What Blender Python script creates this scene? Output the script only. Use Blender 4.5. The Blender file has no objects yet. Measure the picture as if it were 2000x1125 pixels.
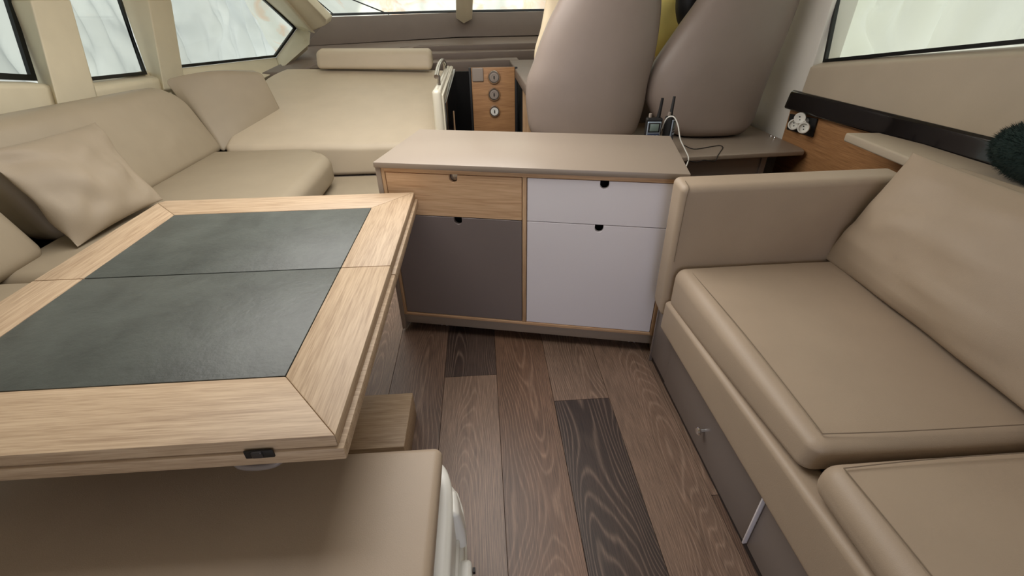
import bpy, bmesh, math, random
from mathutils import Vector, Matrix, noise
random.seed(7)
S = bpy.context.scene
COL = S.collection
PI = math.pi

# ------------------------------------------------------------------ camera
cam_d = bpy.data.cameras.new('camera'); cam = bpy.data.objects.new('camera', cam_d); COL.objects.link(cam)
_p, _a, _r = .557, -.0605, -.0139
_f = Vector((-math.sin(_a)*math.cos(_p), math.cos(_a)*math.cos(_p), -math.sin(_p)))
_rt = Vector((math.cos(_a), math.sin(_a), 0)); _up = _rt.cross(_f)
_R = _rt*math.cos(_r)+_up*math.sin(_r); _U = -_rt*math.sin(_r)+_up*math.cos(_r)
cam.matrix_world = Matrix(((_R.x, _U.x, -_f.x, 0), (_R.y, _U.y, -_f.y, 0), (_R.z, _U.z, -_f.z, 1.35), (0, 0, 0, 1)))
cam_d.sensor_fit = 'HORIZONTAL'; cam_d.sensor_width = 36; cam_d.lens = 892/2000*36
cam_d.clip_start = .01; cam_d.clip_end = 200
S.camera = cam

# ------------------------------------------------------------------ light and exposure
w = bpy.data.worlds.new('world'); S.world = w; w.use_nodes = True
bg = w.node_tree.nodes['Background']; bg.inputs[0].default_value = (.93, .97, 1.0, 1); bg.inputs[1].default_value = 1.15
S.view_settings.view_transform = 'Standard'; S.view_settings.look = 'None'
S.view_settings.gamma = 1; S.view_settings.use_curve_mapping = False
S.view_settings.exposure = 0.0
def area(name, loc, target, sx, sy, power, col):
    l = bpy.data.lights.new(name, 'AREA'); l.shape = 'RECTANGLE'; l.size = sx; l.size_y = sy; l.energy = power; l.color = col
    o = bpy.data.objects.new(name, l); COL.objects.link(o); o.location = loc
    o.rotation_euler = (Vector(target)-Vector(loc)).to_track_quat('-Z', 'Y').to_euler()
    return o
area('added_overhead_fill', (-.45, 2.2, 2.02), (-.45, 2.2, 0), 1.5, 2.3, 56, (1.0, .975, .94))  # lamp added under the solid roof to brighten the cabin from above
area('aft_door_daylight', (.35, -1.75, .95), (.45, 1, .55), 1.2, 1.3, 8, (.70, .72, 1.0))
sun_d = bpy.data.lights.new('sun', 'SUN'); sun_d.energy = 3.0; sun_d.angle = math.radians(2); sun_d.color = (1.0, .96, .88)
sun = bpy.data.objects.new('sun', sun_d); COL.objects.link(sun); sun.rotation_euler = Vector((.55, -.50, -.62)).to_track_quat('-Z', 'Y').to_euler()
S.cycles.max_bounces = 10; S.cycles.diffuse_bounces = 6; S.cycles.transmission_bounces = 8; S.cycles.transparent_max_bounces = 8
S.cycles.use_denoising = True
S.cycles.caustics_reflective = False; S.cycles.caustics_refractive = False

# ------------------------------------------------------------------ materials
def lin(c):
    return tuple(((x/255)/12.92 if x/255 <= .04045 else (((x/255)+.055)/1.055)**2.4) for x in c)+(1,)
class NT:
    def __init__(s, name):
        s.m = bpy.data.materials.new(name); s.m.use_nodes = True; s.t = s.m.node_tree; s.b = s.t.nodes['Principled BSDF']
    def n(s, typ, **kw):
        x = s.t.nodes.new(typ)
        for k, v in kw.items():
            if k in x.inputs: x.inputs[k].default_value = v
            else: setattr(x, k, v)
        return x
    def l(s, a, b): s.t.links.new(a, b)
    def ramp(s, src, stops, interp='LINEAR'):
        r = s.n('ShaderNodeValToRGB'); r.color_ramp.interpolation = interp
        e = r.color_ramp.elements
        while len(e) < len(stops): e.new(.5)
        for i, (p, c) in enumerate(stops): e[i].position = p; e[i].color = c if len(c) == 4 else c+(1,)
        s.l(src, r.inputs[0]); return r.outputs[0]
    def bump(s, src, strength, dist=.001):
        b = s.n('ShaderNodeBump'); b.inputs['Strength'].default_value = strength; b.inputs['Distance'].default_value = dist
        s.l(src, b.inputs['Height']); s.l(b.outputs[0], s.b.inputs['Normal'])
    def coord(s, scale=(1, 1, 1), rnd=False):
        tc = s.n('ShaderNodeTexCoord'); mp = s.n('ShaderNodeMapping'); mp.inputs['Scale'].default_value = scale
        s.l(tc.outputs['Object'], mp.inputs[0])
        if rnd:
            oi = s.n('ShaderNodeObjectInfo'); mul = s.n('ShaderNodeMath', operation='MULTIPLY'); mul.inputs[1].default_value = 57.0
            s.l(oi.outputs['Random'], mul.inputs[0]); s.l(mul.outputs[0], mp.inputs['Location'])
        return mp.outputs[0]
def plain(name, c, rough=.5, metal=0, spec=.5, coat=0):
    k = NT(name); k.b.inputs['Base Color'].default_value = lin(c); k.b.inputs['Roughness'].default_value = rough
    k.b.inputs['Metallic'].default_value = metal; k.b.inputs['Specular IOR Level'].default_value = spec
    if coat: k.b.inputs['Coat Weight'].default_value = coat; k.b.inputs['Coat Roughness'].default_value = .05
    return k.m
def leather(name, c, rough=.48, grain=520, bump=.25):
    k = NT(name); co = k.coord()
    n1 = k.n('ShaderNodeTexNoise', Scale=7.0, Detail=3.0); k.l(co, n1.inputs['Vector'])
    a = tuple(x*.97 for x in lin(c)[:3])+(1,); b = tuple(min(1, x*1.03) for x in lin(c)[:3])+(1,)
    k.l(k.ramp(n1.outputs[0], [(.3, a), (.7, b)]), k.b.inputs['Base Color'])
    v = k.n('ShaderNodeTexVoronoi', Scale=float(grain)); k.l(co, v.inputs['Vector'])
    k.bump(v.outputs['Distance'], bump, .0006); k.b.inputs['Roughness'].default_value = rough
    k.b.inputs['Specular IOR Level'].default_value = .4
    return k.m
def wood(name, c1, c2, axis, scale=1.0, rough=.5, fine=1.0):
    """light straight-grained oak; axis is the grain direction"""
    k = NT(name); sc = [46*scale]*3; sc[axis] = 2.2*scale
    co = k.coord(tuple(sc), rnd=True)
    n1 = k.n('ShaderNodeTexNoise', Scale=1.6, Detail=6.0, Roughness=.62); k.l(co, n1.inputs['Vector'])
    sc2 = [230*scale]*3; sc2[axis] = 9*scale
    co2 = k.coord(tuple(sc2)); n2 = k.n('ShaderNodeTexNoise', Scale=1.5, Detail=3.0); k.l(co2, n2.inputs['Vector'])
    mx = k.n('ShaderNodeMix', data_type='FLOAT'); mx.inputs[0].default_value = .55*fine
    k.l(n1.outputs[0], mx.inputs[2]); k.l(n2.outputs[0], mx.inputs[3])
    k.l(k.ramp(mx.outputs[0], [(.33, lin(c2)), (.5, lin([(x*2+y)/3 for x, y in zip(c1, c2)])), (.62, lin(c1))]), k.b.inputs['Base Color'])
    k.bump(mx.outputs[0], .25, .0008); k.b.inputs['Roughness'].default_value = rough
    return k.m
def floorwood(name, dark, mid, lite, freq=9.0, amt=.42):
    """vinyl oak plank with cathedral grain, grain along local Y"""
    k = NT(name)
    def mth(op, x, y=None, z=None):
        m = k.n('ShaderNodeMath', operation=op)
        for i, v in enumerate((x, y, z)):
            if v is None: continue
            if isinstance(v, (int, float)): m.inputs[i].default_value = v
            else: k.l(v, m.inputs[i])
        return m.outputs[0]
    co = k.coord((1.3, .22, 1.0), rnd=True)
    n1 = k.n('ShaderNodeTexNoise', Scale=4.5, Detail=1.5, Roughness=.4, Distortion=.15); k.l(co, n1.inputs['Vector'])
    tc = k.n('ShaderNodeTexCoord'); sx = k.n('ShaderNodeSeparateXYZ'); k.l(tc.outputs['Object'], sx.inputs[0])
    oi = k.n('ShaderNodeObjectInfo'); off = mth('MULTIPLY_ADD', oi.outputs['Random'], .44, -.72)
    t = mth('ADD', mth('FRACT', mth('MULTIPLY_ADD', sx.outputs[0], 1/.2225, .2045/.2225+4)), off)
    t2 = mth('MULTIPLY', mth('MULTIPLY', t, t), 1.5)
    hgt = mth('ADD', mth('MULTIPLY_ADD', n1.outputs[0], 1.1, t2), mth('MULTIPLY', sx.outputs[1], .22))
    m1 = k.n('ShaderNodeMath', operation='MULTIPLY'); m1.inputs[1].default_value = freq*24; k.l(hgt, m1.inputs[0])
    m2 = k.n('ShaderNodeMath', operation='SINE'); k.l(m1.outputs[0], m2.inputs[0])
    m3 = k.n('ShaderNodeMath', operation='MULTIPLY_ADD'); m3.inputs[1].default_value = .5; m3.inputs[2].default_value = .5; k.l(m2.outputs[0], m3.inputs[0])
    m4 = k.n('ShaderNodeMath', operation='POWER'); m4.inputs[1].default_value = 5.0; k.l(m3.outputs[0], m4.inputs[0])
    co2 = k.coord((300, 9, 300)); n2 = k.n('ShaderNodeTexNoise', Scale=1.0, Detail=4.0, Roughness=.7); k.l(co2, n2.inputs['Vector'])
    co3 = k.coord((5, 1.4, 5), rnd=True); n3 = k.n('ShaderNodeTexNoise', Scale=1.0, Detail=3.0); k.l(co3, n3.inputs['Vector'])
    base = k.ramp(n3.outputs[0], [(.35, lin(dark)), (.65, lin(mid))])
    mixa = k.n('ShaderNodeMix', data_type='RGBA'); k.l(base, mixa.inputs[6]); mixa.inputs[7].default_value = lin(lite)
    f1 = k.n('ShaderNodeMath', operation='MULTIPLY'); f1.inputs[1].default_value = amt; k.l(m4.outputs[0], f1.inputs[0]); k.l(f1.outputs[0], mixa.inputs[0])
    mixb = k.n('ShaderNodeMix', data_type='RGBA', blend_type='OVERLAY'); mixb.inputs[0].default_value = .75
    k.l(mixa.outputs[2], mixb.inputs[6]); k.l(k.ramp(n2.outputs[0], [(.32, (.20, .20, .20)), (.66, (.74, .74, .74))]), mixb.inputs[7])
    k.l(mixb.outputs[2], k.b.inputs['Base Color']); k.bump(n2.outputs[0], .3, .0006)
    k.b.inputs['Roughness'].default_value = .42
    return k.m
def slate_mat():
    k = NT('slate'); co = k.coord((1, 1, 1), rnd=True)
    n1 = k.n('ShaderNodeTexNoise', Scale=9.0, Detail=8.0, Roughness=.62, Distortion=.4); k.l(co, n1.inputs['Vector'])
    n2 = k.n('ShaderNodeTexNoise', Scale=55.0, Detail=6.0, Roughness=.6); k.l(co, n2.inputs['Vector'])
    k.l(k.ramp(n1.outputs[0], [(.3, lin((58, 62, 58))), (.7, lin((78, 83, 78)))]), k.b.inputs['Base Color'])
    mx = k.n('ShaderNodeMath', operation='ADD'); k.l(n1.outputs[0], mx.inputs[0]); k.l(n2.outputs[0], mx.inputs[1])
    k.bump(mx.outputs[0], .55, .0022); k.b.inputs['Roughness'].default_value = .46; k.b.inputs['Specular IOR Level'].default_value = .6
    return k.m
def tarp_mat(name, c, stain=None):
    k = NT(name); t = k.t; out = t.nodes['Material Output']; t.nodes.remove(k.b)
    co = k.coord((1, 1, 1)); n1 = k.n('ShaderNodeTexNoise', Scale=1.6, Detail=5.0, Distortion=.6); k.l(co, n1.inputs['Vector'])
    col = k.ramp(n1.outputs[0], [(.35, tuple(x*.88 for x in lin(c)[:3])), (.65, lin(c))])
    if stain:
        n2 = k.n('ShaderNodeTexNoise', Scale=2.3, Detail=6.0, Distortion=1.2); k.l(co, n2.inputs['Vector'])
        mm = k.n('ShaderNodeMix', data_type='RGBA'); k.l(col, mm.inputs[6]); mm.inputs[7].default_value = lin(stain)
        r = k.ramp(n2.outputs[0], [(.5, (0, 0, 0)), (.58, (1, 1, 1)), (.66, (0, 0, 0))]); k.l(r, mm.inputs[0]); col = mm.outputs[2]
    tr = k.n('ShaderNodeBsdfTranslucent'); df = k.n('ShaderNodeBsdfDiffuse'); mx = k.n('ShaderNodeMixShader'); mx.inputs[0].default_value = .35
    k.l(col, tr.inputs[0]); k.l(col, df.inputs[0]); k.l(tr.outputs[0], mx.inputs[1]); k.l(df.outputs[0], mx.inputs[2]); k.l(mx.outputs[0], out.inputs[0])
    return k.m
def glass_mat():
    k = NT('window_glass'); t = k.t; out = t.nodes['Material Output']; t.nodes.remove(k.b)
    tr = k.n('ShaderNodeBsdfTransparent'); tr.inputs[0].default_value = (.97, .985, .975, 1)
    gl = k.n('ShaderNodeBsdfGlossy'); gl.inputs['Roughness'].default_value = .02
    lw = k.n('ShaderNodeLayerWeight'); lw.inputs[0].default_value = .5
    pw = k.n('ShaderNodeMath', operation='POWER'); pw.inputs[1].default_value = 5.0; k.l(lw.outputs['Facing'], pw.inputs[0])
    fr = k.n('ShaderNodeMath', operation='MULTIPLY_ADD'); fr.inputs[1].default_value = .35; fr.inputs[2].default_value = .03; k.l(pw.outputs[0], fr.inputs[0])
    mx = k.n('ShaderNodeMixShader'); k.l(fr.outputs[0], mx.inputs[0]); k.l(tr.outputs[0], mx.inputs[1]); k.l(gl.outputs[0], mx.inputs[2]); k.l(mx.outputs[0], out.inputs[0])
    return k.m
M = dict(
    leather=leather('taupe_leather', (166, 148, 128)),
    leather_l=leather('beige_leather', (155, 142, 121)),
    cream=leather('cream_leather', (194, 180, 158), .5),
    pillow=leather('cushion_leather', (160, 143, 123), .6),
    pillow_l=leather('cushion_leather_left', (152, 138, 118), .6),
    helm=leather('helm_leather', (142, 128, 119), .42),
    trim=leather('cream_trim', (214, 204, 178), .55, 300, .12),
    trim_w=leather('white_trim', (232, 228, 220), .55, 300, .12),
    panel=leather('wall_leather', (184, 170, 150), .5),
    dash=leather('dash_leather', (118, 104, 94), .5, 300, .15),
    stitch=plain('seam', (120, 104, 86), .7),
    oakx=wood('pale_oak', (190, 166, 137), (150, 124, 97), 0),
    oaky=wood('pale_oak_y', (190, 166, 137), (150, 124, 97), 1),
    oakfx=wood('drawer_oak', (214, 178, 140), (180, 140, 102), 0, .6),
    oakz=wood('oak_edge', (204, 170, 132), (170, 134, 98), 2),
    oakd=wood('honey_oak', (176, 130, 86), (134, 92, 56), 1, .7),
    oakdz=wood('honey_oak_x', (178, 134, 90), (140, 98, 62), 0, .7),
    slate=slate_mat(),
    f_dark=floorwood('floor_dark', (50, 38, 33), (68, 53, 46), (120, 101, 88), 6, .55),
    f_mid=floorwood('floor_mid', (88, 68, 56), (108, 84, 70), (146, 120, 102), 7),
    f_light=floorwood('floor_light', (102, 82, 68), (126, 102, 86), (160, 136, 117), 7),
    f_warm=floorwood('floor_warm', (90, 67, 52), (112, 84, 66), (150, 121, 100), 7),
    cabtop=plain('taupe_laminate', (148, 134, 120), .38),
    cabgrey=plain('grey_laminate', (122, 111, 107), .34),
    cabwhite=plain('white_laminate', (232, 227, 230), .32),
    base=plain('grey_base', (124, 114, 108), .4),
    plinth=plain('black_plinth', (38, 30, 28), .5),
    black=plain('black_gloss', (14, 12, 14), .12, coat=.6),
    blackm=plain('black_matt', (16, 15, 16), .55),
    dark=plain('shade_black', (10, 8, 8), .9),  # near-black colour standing in for shade inside openings and recesses
    rubber=plain('gasket', (12, 15, 15), .35),
    chrome=plain('chrome', (225, 225, 225), .12, 1),
    steel=plain('steel', (190, 186, 180), .25, 1),
    white=plain('white_plastic', (226, 224, 216), .35),
    whiteg=plain('white_gloss', (228, 222, 204), .2, coat=.4),
    greyp=plain('grey_plastic', (150, 138, 128), .5),
    clear=plain('clear_caster', (176, 172, 170), .15),
    blue=plain('radio_face', (52, 62, 84), .3),
    lcd=plain('lcd', (118, 134, 128), .25),
    silver=plain('radio_bezel', (170, 184, 200), .25, .6),
    yellow=plain('yellow_cloth', (255, 236, 140), .8),
    sheet=leather('dust_sheet', (206, 190, 162), .8, 900, .1),
    tarp=tarp_mat('tarp', (196, 200, 196)),
    tarpf=tarp_mat('tarp_front', (250, 250, 238), (244, 216, 190)),
    tarpr=tarp_mat('tarp_right', (250, 250, 234)),
    glass=glass_mat(),
    ceil=plain('ceiling_vinyl', (232, 226, 214), .6),
)

# ------------------------------------------------------------------ helpers
def root_of(parent):
    return parent.matrix_world if parent else Matrix.Identity(4)
def finish(name, me, mat, parent=None, smooth=None, local=False):
    me.materials.append(mat)
    if parent is not None and not local:
        me.transform(INV[parent.name])
    if smooth:
        me.shade_smooth()
        if smooth is not True: me.set_sharp_from_angle(angle=math.radians(smooth))
    o = bpy.data.objects.new(name, me); COL.objects.link(o); o.parent = parent
    if parent is not None: INV[o.name] = INV[parent.name]
    return o
INV = {}
def thing(name, label, cat, loc=(0, 0, 0), rz=0, group=None, kind=None):
    o = bpy.data.objects.new(name, None); COL.objects.link(o); o.location = loc; o.rotation_euler = (0, 0, rz)
    o.empty_display_size = .05
    INV[o.name] = (Matrix.Translation(Vector(loc)) @ Matrix.Rotation(rz, 4, 'Z')).inverted()
    if label: o['label'] = label
    if cat: o['category'] = cat
    if group: o['group'] = group
    if kind: o['kind'] = kind
    return o
def tag(o, label=None, cat=None, group=None, kind=None):
    if label: o['label'] = label
    if cat: o['category'] = cat
    if group: o['group'] = group
    if kind: o['kind'] = kind
    return o
def bm_mesh(bm, name):
    bmesh.ops.recalc_face_normals(bm, faces=bm.faces[:])
    me = bpy.data.meshes.new(name); bm.to_mesh(me); bm.free(); return me
def slab(name, pts, vec, mat, parent=None, bev=0.0, seg=2, local=False, kind=None):
    """polygon of 3-D points pushed along vec: a plate, board or block"""
    bm = bmesh.new(); vec = Vector(vec)
    a = [bm.verts.new(Vector(p)) for p in pts]; b = [bm.verts.new(Vector(p)+vec) for p in pts]
    n = len(a); bm.faces.new(a); bm.faces.new(b[::-1])
    for i in range(n): bm.faces.new((a[i], b[i], b[(i+1) % n], a[(i+1) % n]))
    bmesh.ops.recalc_face_normals(bm, faces=bm.faces[:])
    if bev: bmesh.ops.bevel(bm, geom=bm.edges[:], offset=bev, segments=seg, profile=.5, affect='EDGES', clamp_overlap=True)
    o = finish(name, bm_mesh(bm, name), mat, parent, 35 if bev else None, local)
    if kind: o['kind'] = kind
    return o
def box(name, lo, hi, mat, parent=None, bev=.002, seg=2, local=False, kind=None):
    x0, y0, z0 = lo; x1, y1, z1 = hi
    return slab(name, [(x0, y0, z0), (x1, y0, z0), (x1, y1, z0), (x0, y1, z0)], (0, 0, z1-z0), mat, parent, bev, seg, local, kind)
def hexa(lo, hi):
    x0, y0, z0 = lo; x1, y1, z1 = hi
    return [(x0, y0, z0), (x1, y0, z0), (x0, y1, z0), (x1, y1, z0), (x0, y0, z1), (x1, y0, z1), (x0, y1, z1), (x1, y1, z1)]
def soft(name, c, r, mat, parent=None, puff=(0, 0, 0), n=8, wr=0.0, wfreq=3.0, local=False, fn=None, seg=4):
    """rounded upholstered block from 8 corners (x fastest, then y, then z), puffed out along each axis"""
    c = [Vector(p) for p in c]
    L = [sum(((c[b]-c[a]).length for a, b in prs), 0)/4 for prs in (((0, 1), (2, 3), (4, 5), (6, 7)), ((0, 2), (1, 3), (4, 6), (5, 7)), ((0, 4), (1, 5), (2, 6), (3, 7)))]
    h = [x/2 for x in L]; r = min(r, *[x*.995 for x in h])
    def ticks(hh):
        e = [hh-r+r*math.tan(math.radians(45*i/seg)) for i in range(seg+1)]
        mid = [-(hh-r)+2*(hh-r)*i/n for i in range(1, n)]
        return [-x for x in reversed(e)]+mid+e
    T = [ticks(x) for x in h]
    bm = bmesh.new(); cache = {}
    def vert(p):
        key = (round(p[0], 6), round(p[1], 6), round(p[2], 6))
        if key in cache: return cache[key]
        q = [max(-(h[i]-r), min(h[i]-r, p[i])) for i in range(3)]
        d = Vector([p[i]-q[i] for i in range(3)]); d = d.normalized()*r
        v = [q[i]+d[i] for i in range(3)]
        s = [v[i]/h[i] for i in range(3)]
        for k in range(3):
            if puff[k]:
                a, b = [j for j in range(3) if j != k]
                v[k] += puff[k]*(1-min(1, abs(s[a]))**2.2)*(1-min(1, abs(s[b]))**2.2)*max(-1, min(1, s[k]))
        u, vv, ww = [(v[i]/h[i]+1)/2 for i in range(3)]
        P = Vector((0, 0, 0))
        for i in range(8):
            P += c[i]*((u if i & 1 else 1-u)*(vv if i & 2 else 1-vv)*(ww if i & 4 else 1-ww))
        if fn: P = fn(P, (s[0], s[1], s[2]))
        if wr:
            P += Vector((noise.noise(P*wfreq), noise.noise(P*wfreq+Vector((7, 3, 1))), noise.noise(P*wfreq+Vector((2, 9, 5)))))*wr
        cache[key] = bm.verts.new(P); return cache[key]
    for k in range(3):
        a, b = [j for j in range(3) if j != k]
        for sgn in (-1, 1):
            for i in range(len(T[a])-1):
                for j in range(len(T[b])-1):
                    q = []
                    for (ii, jj) in ((i, j), (i+1, j), (i+1, j+1), (i, j+1)):
                        p = [0, 0, 0]; p[a] = T[a][ii]; p[b] = T[b][jj]; p[k] = sgn*h[k]
                        q.append(vert(p))
                    if len(set(q)) == 4: bm.faces.new(q)
                    elif len(set(q)) == 3:
                        u_ = []; [u_.append(x) for x in q if x not in u_]; bm.faces.new(u_)
    return finish(name, bm_mesh(bm, name), mat, parent, True, local)
def tube(name, pts, rad, mat, parent=None, seg=8, local=False, closed=False, cap=True):
    pts = [Vector(p) for p in pts]; bm = bmesh.new(); rings = []; n = len(pts)
    up = Vector((0, 0, 1))
    prev = None
    for i, p in enumerate(pts):
        t = (pts[min(i+1, n-1)]-pts[max(i-1, 0)]).normalized()
        if prev is None:
            s = t.cross(up) if abs(t.z) < .95 else t.cross(Vector((1, 0, 0)))
        else: s = prev-t*prev.dot(t)
        s.normalize(); prev = s; q = t.cross(s)
        rr = rad[i] if isinstance(rad, (list, tuple)) else rad
        rings.append([bm.verts.new(p+(s*math.cos(2*PI*k/seg)+q*math.sin(2*PI*k/seg))*rr) for k in range(seg)])
    for i in range(n-1):
        for k in range(seg): bm.faces.new((rings[i][k], rings[i][(k+1) % seg], rings[i+1][(k+1) % seg], rings[i+1][k]))
    if cap: bm.faces.new(rings[0]); bm.faces.new(rings[-1])
    return finish(name, bm_mesh(bm, name), mat, parent, 50, local)
def spline(pts, m=6):
    pts = [Vector(p) for p in pts]; out = []; n = len(pts)
    for i in range(n-1):
        p0, p1, p2, p3 = pts[max(i-1, 0)], pts[i], pts[i+1], pts[min(i+2, n-1)]
        for k in range(m):
            t = k/m; out.append(.5*((2*p1)+(-p0+p2)*t+(2*p0-5*p1+4*p2-p3)*t*t+(-p0+3*p1-3*p2+p3)*t**3))
    return out+[pts[-1]]
def lathe(name, prof, axis_o, axis_d, mat, parent=None, seg=24, local=False):
    """profile (radius, height) turned round an axis"""
    d = Vector(axis_d).normalized(); s = d.cross(Vector((0, 0, 1))) if abs(d.z) < .9 else d.cross(Vector((1, 0, 0))); s.normalize(); q = d.cross(s); o0 = Vector(axis_o)
    bm = bmesh.new(); rings = []
    for (r, hh) in prof:
        rings.append([bm.verts.new(o0+d*hh+(s*math.cos(2*PI*k/seg)+q*math.sin(2*PI*k/seg))*max(r, 1e-5)) for k in range(seg)])
    for i in range(len(rings)-1):
        for k in range(seg): bm.faces.new((rings[i][k], rings[i][(k+1) % seg], rings[i+1][(k+1) % seg], rings[i+1][k]))
    bm.faces.new(rings[0]); bm.faces.new(rings[-1])
    return finish(name, bm_mesh(bm, name), mat, parent, 40, local)
def pillow(name, q, t, mat, parent=None, n=28, wr=.012, seed=0, corner=.05, crease=()):
    """square scatter cushion between four corners (A, B, C, D round the edge), t thick in the middle"""
    A, B, C, D = [Vector(p) for p in q]
    N = ((B-A).cross(D-A)).normalized()
    ctr = (A+B+C+D)/4
    if N.dot(Vector((0, 0, 1.35))-ctr) < 0: N = -N
    bm = bmesh.new(); G = {}
    for side in (1, -1):
        for i in range(n+1):
            for j in range(n+1):
                if side == -1 and (i in (0, n) or j in (0, n)): G[side, i, j] = G[1, i, j]; continue
                u = -math.cos(PI*i/n) if True else 0; v = -math.cos(PI*j/n)
                # sides bow inwards between the pointed corners
                uu = u*(1-corner*(1-v*v)*abs(u)); vv = v*(1-corner*(1-u*u)*abs(v))
                a, b = (uu+1)/2, (vv+1)/2
                P = A*(1-a)*(1-b)+B*a*(1-b)+C*a*b+D*(1-a)*b
                prof = ((1-u*u)*(1-v*v))**.5
                prof = prof*(.75+.25*prof)
                w = noise.noise(Vector((u*2.0+seed, v*2.0, seed*1.7)))*wr*2.2+noise.noise(Vector((u*6+seed, v*2.5, 3)))*wr
                rad = math.sqrt(u*u+v*v)
                w += math.sin(math.atan2(v, u)*9+seed)*wr*.7*max(0, rad-.55)
                for (cu, cv, du, dv, ww, amp) in crease:
                    x = (u-cu)*du+(v-cv)*dv; y = -(u-cu)*dv+(v-cv)*du
                    w += amp*math.exp(-(y/ww)**2)*math.exp(-(x/.35)**2)
                P = P+N*side*(t*.5*prof+w*prof**.6)+N*noise.noise(P*5+Vector((seed, 0, 0)))*wr*(1 if rad > .6 else .3)
                G[side, i, j] = bm.verts.new(P)
    for side in (1, -1):
        for i in range(n):
            for j in range(n):
                f = [G[side, i, j], G[side, i+1, j], G[side, i+1, j+1], G[side, i, j+1]]
                bm.faces.new(f if side == 1 else f[::-1])
    return finish(name, bm_mesh(bm, name), mat, parent, True)
def struct(name, label=None):
    o = thing(name, label, None, kind='structure'); return o
def sheet(name, o0, du, dv, nu, nv, amp, mat, kind=None, seed=0, parent=None, thick=True):
    """hanging cloth: grid from o0 along du and dv, folded along its normal"""
    o0, du, dv = Vector(o0), Vector(du), Vector(dv); N = du.cross(dv).normalized(); bm = bmesh.new(); g = []
    for i in range(nu+1):
        row = []
        for j in range(nv+1):
            u, v = i/nu, j/nv; P = o0+du*u+dv*v
            w = noise.noise(Vector((u*du.length*2.6+seed+v*.9, v*dv.length*.8, seed)))+.45*noise.noise(Vector((u*du.length*6+v*3+seed, v*dv.length*2, seed+4)))+.5*abs(noise.noise(Vector((u*du.length*1.7-v*2+seed, v*dv.length*1.7, seed+9))))
            w += .35*abs(noise.noise(Vector((u*du.length*4.5+v*4+seed, v*dv.length*3-u*2, seed+2))))
            row.append(bm.verts.new(P+N*w*amp))
        g.append(row)
    for i in range(nu):
        for j in range(nv): bm.faces.new((g[i][j], g[i+1][j], g[i+1][j+1], g[i][j+1]))
    o = finish(name, bm_mesh(bm, name), mat, parent, True)
    return o

# ================================================================== SETTING
def ring(name, outer, inner, vec, mat, parent):
    bm = bmesh.new(); n = len(outer); vec = Vector(vec)
    A = [bm.verts.new(Vector(p)) for p in outer]; B = [bm.verts.new(Vector(p)) for p in inner]
    A2 = [bm.verts.new(Vector(p)+vec) for p in outer]; B2 = [bm.verts.new(Vector(p)+vec) for p in inner]
    for i in range(n):
        j = (i+1) % n
        bm.faces.new((A[i], A[j], B[j], B[i])); bm.faces.new((A2[i], B2[i], B2[j], A2[j]))
        bm.faces.new((A[i], A2[i], A2[j], A[j])); bm.faces.new((B[i], B[j], B2[j], B2[i]))
    return finish(name, bm_mesh(bm, name), mat, parent)
def inset(poly, d):
    c = sum((Vector(p) for p in poly), Vector())/len(poly); P = [Vector(p) for p in poly]; out = []; n = len(P)
    for i in range(n):
        a = (P[i-1]-P[i]).normalized(); b = (P[(i+1) % n]-P[i]).normalized(); m = (a+b)
        s = math.sqrt(max(1e-4, (1-a.dot(b))/2)); m = m.normalized() if m.length > 1e-4 else (c-P[i]).normalized()
        out.append(P[i]+m*d/s)
    return out
def window(name, poly, out, lab, gw=.022):
    t = struct(name, lab)
    t.location = (0, 0, 0)
    o = Vector(out)
    ring('gasket', poly, inset(poly, gw), o*.02, M['rubber'], t)
    slab('pane', [Vector(p)+o*.008 for p in inset(poly, gw*.5)], o*.006, M['glass'], t)
    return t

# floor: planks laid one by one on a sub-floor
fl = thing('floor', 'brown wood-look plank floor', None, (0, 0, 0), kind='structure')
box('subfloor', (-2.45, -1.9, -.05), (2.0, 5.9, -.012), M['plinth'], fl, 0)
PW = .2225; k0 = -.2045
joints = {0: [1.470, .1, 2.9], 1: [2.35, .35], 2: [1.297, 2.75, .02], 3: [2.0, .55], -1: [2.1, .6], -2: [1.25, 2.5], -3: [1.8, .5]}
mats_at = {(0, 0): 'f_mid', (0, 1): 'f_light', (0, 2): 'f_dark', (1, 0): 'f_warm', (1, 1): 'f_warm', (2, 0): 'f_mid', (2, 1): 'f_dark', (2, 2): 'f_light',
           (3, 0): 'f_light', (3, 1): 'f_light', (3, 2): 'f_mid', (-1, 1): 'f_mid', (-1, 0): 'f_warm', (-1, 2): 'f_light', (-2, 1): 'f_light', (-2, 2): 'f_light', (-2, 0): 'f_mid'}
for k in range(-6, 7):
    x0 = k0+PW*k; x1 = x0+PW
    js = sorted(joints.get(k, [((k*37) % 11)*.13+.2, ((k*37) % 11)*.13+1.6]))
    ys = [-1.3]+js+[4.1]
    for i in range(len(ys)-1):
        mname = mats_at.get((k, i), ['f_mid', 'f_light', 'f_warm', 'f_light'][(k*3+i) % 4])
        yy = (ys[i]+ys[i+1])/2
        o = slab('plank', [(x0+.0006, ys[i]+.0006, -.012), (x1-.0006, ys[i]+.0006, -.012), (x1-.0006, ys[i+1]-.0006, -.012), (x0+.0006, ys[i+1]-.0006, -.012)],
                 (0, 0, .012), M[mname], fl, .0006, 1)
        o.location = (0, 0, random.uniform(-.0004, 0))

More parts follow.
